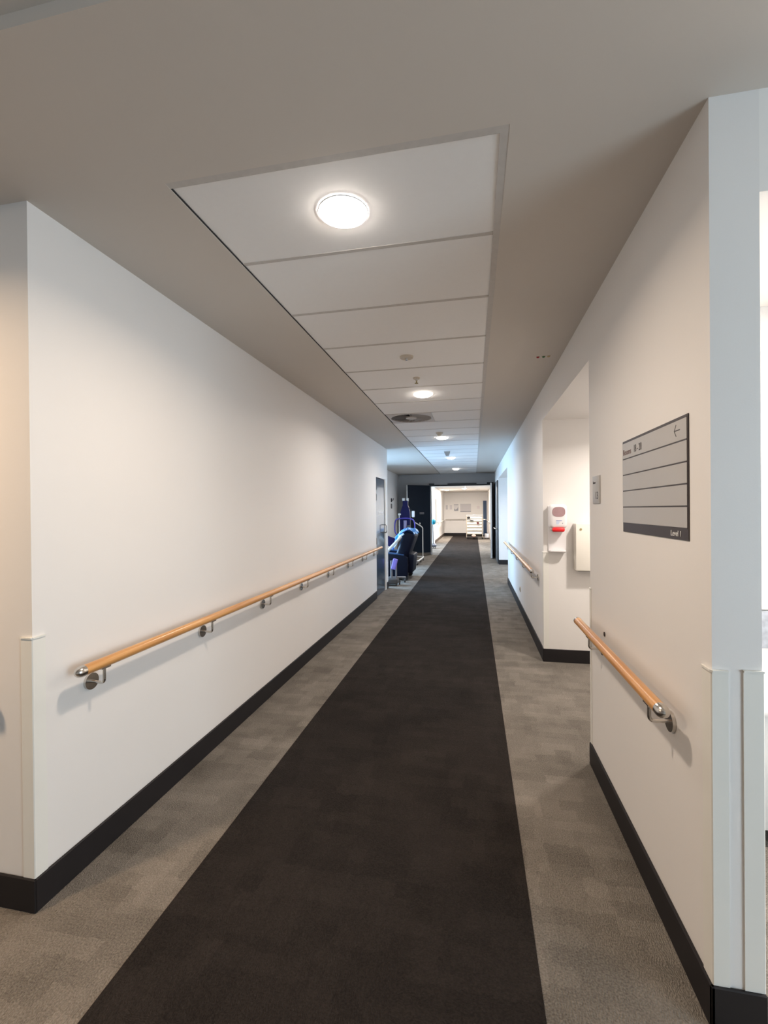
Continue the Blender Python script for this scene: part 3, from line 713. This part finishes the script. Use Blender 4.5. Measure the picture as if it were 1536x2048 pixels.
# tall standing lift behind the recliner
lx, ly = -1.90, 12.6
lt = thing('standing_lift', 'tall indigo patient lift with purple hoop by dark fire door', 'patient lift', (lx, ly, 0))
MB().prism([(lx-.15, .75), (lx+.13, .75), (lx+.135, 1.30), (lx+.125, 1.50), (lx+.095, 1.62), (lx+.07, 1.68), (lx+.07, 1.81), (lx-.07, 1.81), (lx-.07, 1.68), (lx-.11, 1.58), (lx-.145, 1.45), (lx-.155, 1.30)], 'y', ly-.08, ly+.08).build('mast_cover', M_DPURPLE, lt, smooth=False)
MB().box(lx-.05, lx+.045, ly-.12, ly-.06, .35, 1.26, bev=.02, seg=3).build('mast', mat('grey_violet_metal', (.22, .19, .32), .4), lt)
k = MB()
for sx in (-1, 1): k.cyl((lx+sx*.055, ly-.02, 1.80), (lx+sx*.055, ly-.02, 1.88), .035, .04, n=16)
k.build('grip_knob', M_LGREY, lt)
hp = [(lx-.27, ly-.16, .90), (lx-.29, ly-.16, 1.10), (lx-.25, ly-.16, 1.27), (lx-.1, ly-.16, 1.31), (lx+.12, ly-.16, 1.31), (lx+.25, ly-.16, 1.25), (lx+.28, ly-.16, 1.08), (lx+.25, ly-.16, .90), (lx+.14, ly-.16, .85), (lx-.16, ly-.16, .85)]
hh = []
nn = len(hp)
for i in range(nn):
    A, B = Vector(hp[i]), Vector(hp[(i+1) % nn]); P_, Q_ = Vector(hp[i-1]), Vector(hp[(i+2) % nn])
    for s_ in range(4):
        t_ = s_/4; hh.append(.5*((2*A)+(B-P_)*t_+(2*P_-5*A+4*B-Q_)*t_*t_+(3*A-P_-3*B+Q_)*t_**3))
MB().tube(hh, .018, 12, closed=True).build('hoop_handle', M_PURPLE, lt)
MB().box(lx+.19, lx+.27, ly-.12, ly-.08, 1.34, 1.52, bev=.015, seg=3).build('hand_control', M_WPLAST, lt)
MB().tube(fillet([(lx+.10, ly-.05, 1.60), (lx+.16, ly-.08, 1.56), (lx+.20, ly-.10, 1.50)], .03), .008, 8).build('control_cable', M_BLACK, lt)
MB().tube([(lx-.17, ly-.1, .70), (lx-.17, ly-.1, 1.42)], .016, 10).box(lx-.20, lx-.12, ly-.12, ly-.08, 1.40, 1.45, bev=.01).build('side_pole', M_LGREY, lt)
MB().box(lx+.06, lx+.15, ly-.16, ly-.08, .95, 1.12, bev=.02, seg=3).build('battery', M_DGREY, lt)
k = MB()
for sx in (-1, 1): k.tube([(lx+sx*.12, ly+.1, .10), (lx+sx*.22, ly-.75, .08)], .028, 10)
k.box(lx-.2, lx+.2, ly+.02, ly+.2, .06, .36, bev=.03); k.build('base_leg', M_LGREY, lt)
for sx in (-1, 1):
    for yy, xx in ((ly+.12, .14), (ly-.75, .22)):
        k = MB(); caster(k, lx+sx*xx, yy); k.build('caster', M_RUBBER, lt)

# slim mobile hoist frame
hx, hy = -1.525, 13.55
ho = thing('mobile_hoist', 'slim pale grey hoist frame standing before the dark door leaf', 'patient hoist', (hx, hy, 0))
MB().tube(fillet([(hx-.26, hy-.1, 1.19), (hx-.05, hy, 1.05), (hx, hy, 1.0), (hx, hy, .12)], .03), .016, 12).build('frame_tube', M_LGREY, ho)
MB().ball((hx-.08, hy-.03, 1.13), .018, .018, .035).build('release_knob', M_LGREY, ho)
k = MB().tube(fillet([(hx, hy+.1, .11), (hx, hy-.1, .10), (hx-.02, hy-1.0, .10), (hx-.16, hy-1.1, .12)], .05), .024, 10)
k.build('base_leg', M_LGREY, ho); MB().tube([(hx-.02, hy+.1, .11), (hx-.4, hy+.25, .11)], .022, 10).build('base_leg', M_LGREY, ho)
k = MB().box(hx-.14, hx-.03, hy-1.15, hy-1.0, .02, .13, bev=.02, seg=3); k.build('motor_box', M_GREYM, ho)
for x, y in ((hx, hy+.08), (hx-.01, hy-.45), (hx-.02, hy-1.08), (hx-.4, hy+.25)):
    k = MB(); caster(k, x, y, .036); k.build('caster', M_RUBBER, ho)

# coat hook / switch on bay wall
sw = thing('wall_hooks', 'small dark hooks on the grey wall above the lifts', 'hook', (-2.55, 13.9, 1.8))
MB().box(-2.549, -2.53, 13.8, 13.95, 1.6, 1.75, bev=.003).build('plate', M_GREYM, sw)
MB().tube([(-2.53, 13.88, 1.86), (-2.49, 13.88, 1.86), (-2.48, 13.88, 1.92)], .012, 8).box(-2.549, -2.53, 13.83, 13.93, 1.80, 1.92).build('hook', M_BLACK, sw)

# teal pole stand beyond the doorway
ps = thing('pole_stand', 'teal headed pole stand on castors just inside end room', 'pole stand', (-1.60, 18.0, 0))
MB().tube([(-1.60, 18, .12), (-1.62, 18, 1.0)], .022, 10).build('pole', M_GREYM, ps)
MB().ball((-1.585, 18, 1.06), .085, .07, .11).build('head_cover', M_TEAL, ps)
MB().tube(fillet([(-1.6, 18, 1.10), (-1.5, 17.98, 1.16), (-1.46, 17.98, 1.04)], .03), .01, 8).build('loop', M_LGREY, ps)
MB().box(-1.75, -1.47, 17.85, 18.15, .05, .17, bev=.05, seg=4).build('base', mat('slate_plastic', (.13, .14, .17), .4), ps)
for x, y in ((-1.5, 17.88), (-1.7, 17.88), (-1.6, 18.13)):
    k = MB(); caster(k, x, y, .03); k.build('caster', M_RUBBER, ps)

# ------------------------------------------------------------------ end room: linen trolley, posters, sign
tx0, tx1, ty0, ty1 = -.38, .46, 23.55, 24.05
tl = thing('linen_trolley', 'tall open linen trolley loaded with white linen in end room', 'trolley', ((tx0+tx1)/2, 23.8, 0))
lev = [.27, .46, .62, .78, .93, 1.07]
for x in (tx0+.012, tx1-.012):
    for y in (ty0+.012, ty1-.012): MB().box(x-.014, x+.014, y-.014, y+.014, .10, 1.24).build('post', M_TFRAME, tl, smooth=False)
for z in lev: MB().box(tx0, tx1, ty0, ty1, z-.012, z+.006).build('shelf', M_SHELF, tl, smooth=False)
MB().box(tx0, tx1, ty0, ty1, 1.235, 1.25).build('top_shelf', M_LGREY, tl, smooth=False)
MB().tube(fillet([(tx1, ty0+.05, 1.02), (tx1+.13, ty0+.05, 1.02), (tx1+.13, ty1-.05, 1.02), (tx1, ty1-.05, 1.02)], .04), .014, 8).build('push_handle', M_LGREY, tl)
MB().box(tx0, tx1, ty0, ty1, .10, .125).build('base_tray', M_DGREY, tl, smooth=False)
for x in (tx0+.07, tx0+.38, tx1-.03):
    k = MB(); k.cyl((x-.03, ty0+.06, .062), (x+.03, ty0+.06, .062), .06, n=16); k.build('caster', M_RUBBER, tl)
k = MB(); k.cyl((tx0+.04, ty1-.06, .062), (tx0+.10, ty1-.06, .062), .06, n=16); k.build('caster', M_RUBBER, tl)
names = ['lowest', 'second lowest', 'third from bottom', 'third from top', 'second highest', 'highest']
base = None
for i, z in enumerate(lev):
    lbl = 'white folded linen pile on the %s trolley shelf' % names[i]
    hgt = .10
    o = MB()
    for q in range(3):
        zz = z+.007+q*(hgt/3); j = .01*random.random()
        o.box(tx0+.04+j, tx1-.05-j, ty0+.02+j, ty1-.03, zz, zz+hgt/3-.002, bev=.012, seg=3)
    tag(o.build('folded_linen', M_LINEN), lbl, 'linen', 'linen piles on the trolley shelves')
tag(MB().ball((-.26, 23.49, 1.125), .085, .05, .05).build('black_bundle', M_BLACKC), 'rounded black bundle on highest trolley shelf, at left', 'bundle')
tag(MB().ball((-.10, 23.52, .965), .10, .05, .028).build('black_bundle', M_BLACKC), 'flat black bundle on second highest trolley shelf', 'bundle')
tag(MB().prism([(.13, .90), (.26, .90), (.25, .80), (.24, .765), (.17, .765), (.17, .84)], 'y', 23.49, 23.545).build('dark_red_cloth', M_MAROON, smooth=False), 'dark red cloth hanging from the linen trolley front', 'cloth')
tag(MB().ball((.0, 23.47, .19), .11, .06, .07).build('peach_bundle', M_PEACH), 'peach cloth bundle at the bottom of the linen trolley', 'bundle')
tag(MB().box(-.03, .10, 23.75, 23.85, 1.251, 1.285, bev=.005).build('small_box', M_GREYP), 'small grey box on top of the linen trolley', 'box')
lw = thing('white_bin', 'low white wheeled bin right of the linen trolley', 'bin', (.64, 23.9, 0))
MB().box(.55, .76, 23.8, 24.1, .06, .28, bev=.02, seg=3).build('tub', M_WPLAST, lw)
for x in (.59, .72):
    k = MB(); caster(k, x, 23.85, .03); k.build('caster', M_RUBBER, lw)
def poster(x0, x1, z0, z1, label, name='poster', bar=None, m_=M_PAPER):
    t = thing(name, label, 'poster', ((x0+x1)/2, FY, z0))
    MB().box(x0, x1, FY-.012, FY-.0005, z0, z1).build('sheet', m_, t, smooth=False)
    if bar == 'photo':
        MB().box(x0, x1, FY-.014, FY-.0118, z1-.03, z1).build('header_strip', M_GREYP, t, smooth=False)
        MB().prism([(x0+.02, z0+.02), (x1-.01, z0+.02), (x1-.01, z1-.1), (x1-.06, z0+.16), (x0+.1, z0+.08), (x0+.02, z0+.16)], 'y', FY-.014, FY-.0118).build('picture', M_GREYP, t, smooth=False)
    elif bar == 'bottom':
        MB().box(x0, x1, FY-.016, FY-.0118, z0, z0+.045).build('pen_rail', M_GREYP, t, smooth=False)
    return t
poster(-1.66, -1.54, 1.55, 1.82, 'small pale notice leftmost on the end room wall', m_=M_BOARD)
poster(-1.42, -1.28, 1.55, 1.82, 'small pale notice second from left on end room wall', m_=mat('pale_paper', (.68, .65, .66), .8))
poster(-1.17, -.90, 1.45, 1.85, 'poster with grey picture and dark header on end wall', bar='photo')
poster(-.79, -.16, 1.39, 1.88, 'large pale grey board with bottom ledge on end wall', name='notice_board', bar='bottom', m_=M_BOARD)
poster(.20, .36, 1.58, 1.74, 'small pale notice above the linen trolley, rightmost on the wall', m_=mat('faint_pink_paper', (.76, .70, .70), .8))
ex = thing('hanging_sign', 'small white hanging sign seen edge-on by far light', 'sign', (-.22, 19.4, FC))
MB().box(-.36, -.33, 19.2, 19.5, FC-.20, FC-.05, bev=.004).build('sign_box', M_WPLAST, ex)
MB().cyl((-.345, 19.35, FC-.06), (-.345, 19.35, FC), .008).build('drop_rod', M_WPLAST, ex)
dsc = tag(MB().cyl((.22, 23.0, FC-.02), (.22, 23.0, FC), .10, n=24).build('smoke_detector', M_VENT), 'flat grey disc on the end room ceiling at right', 'smoke detector')
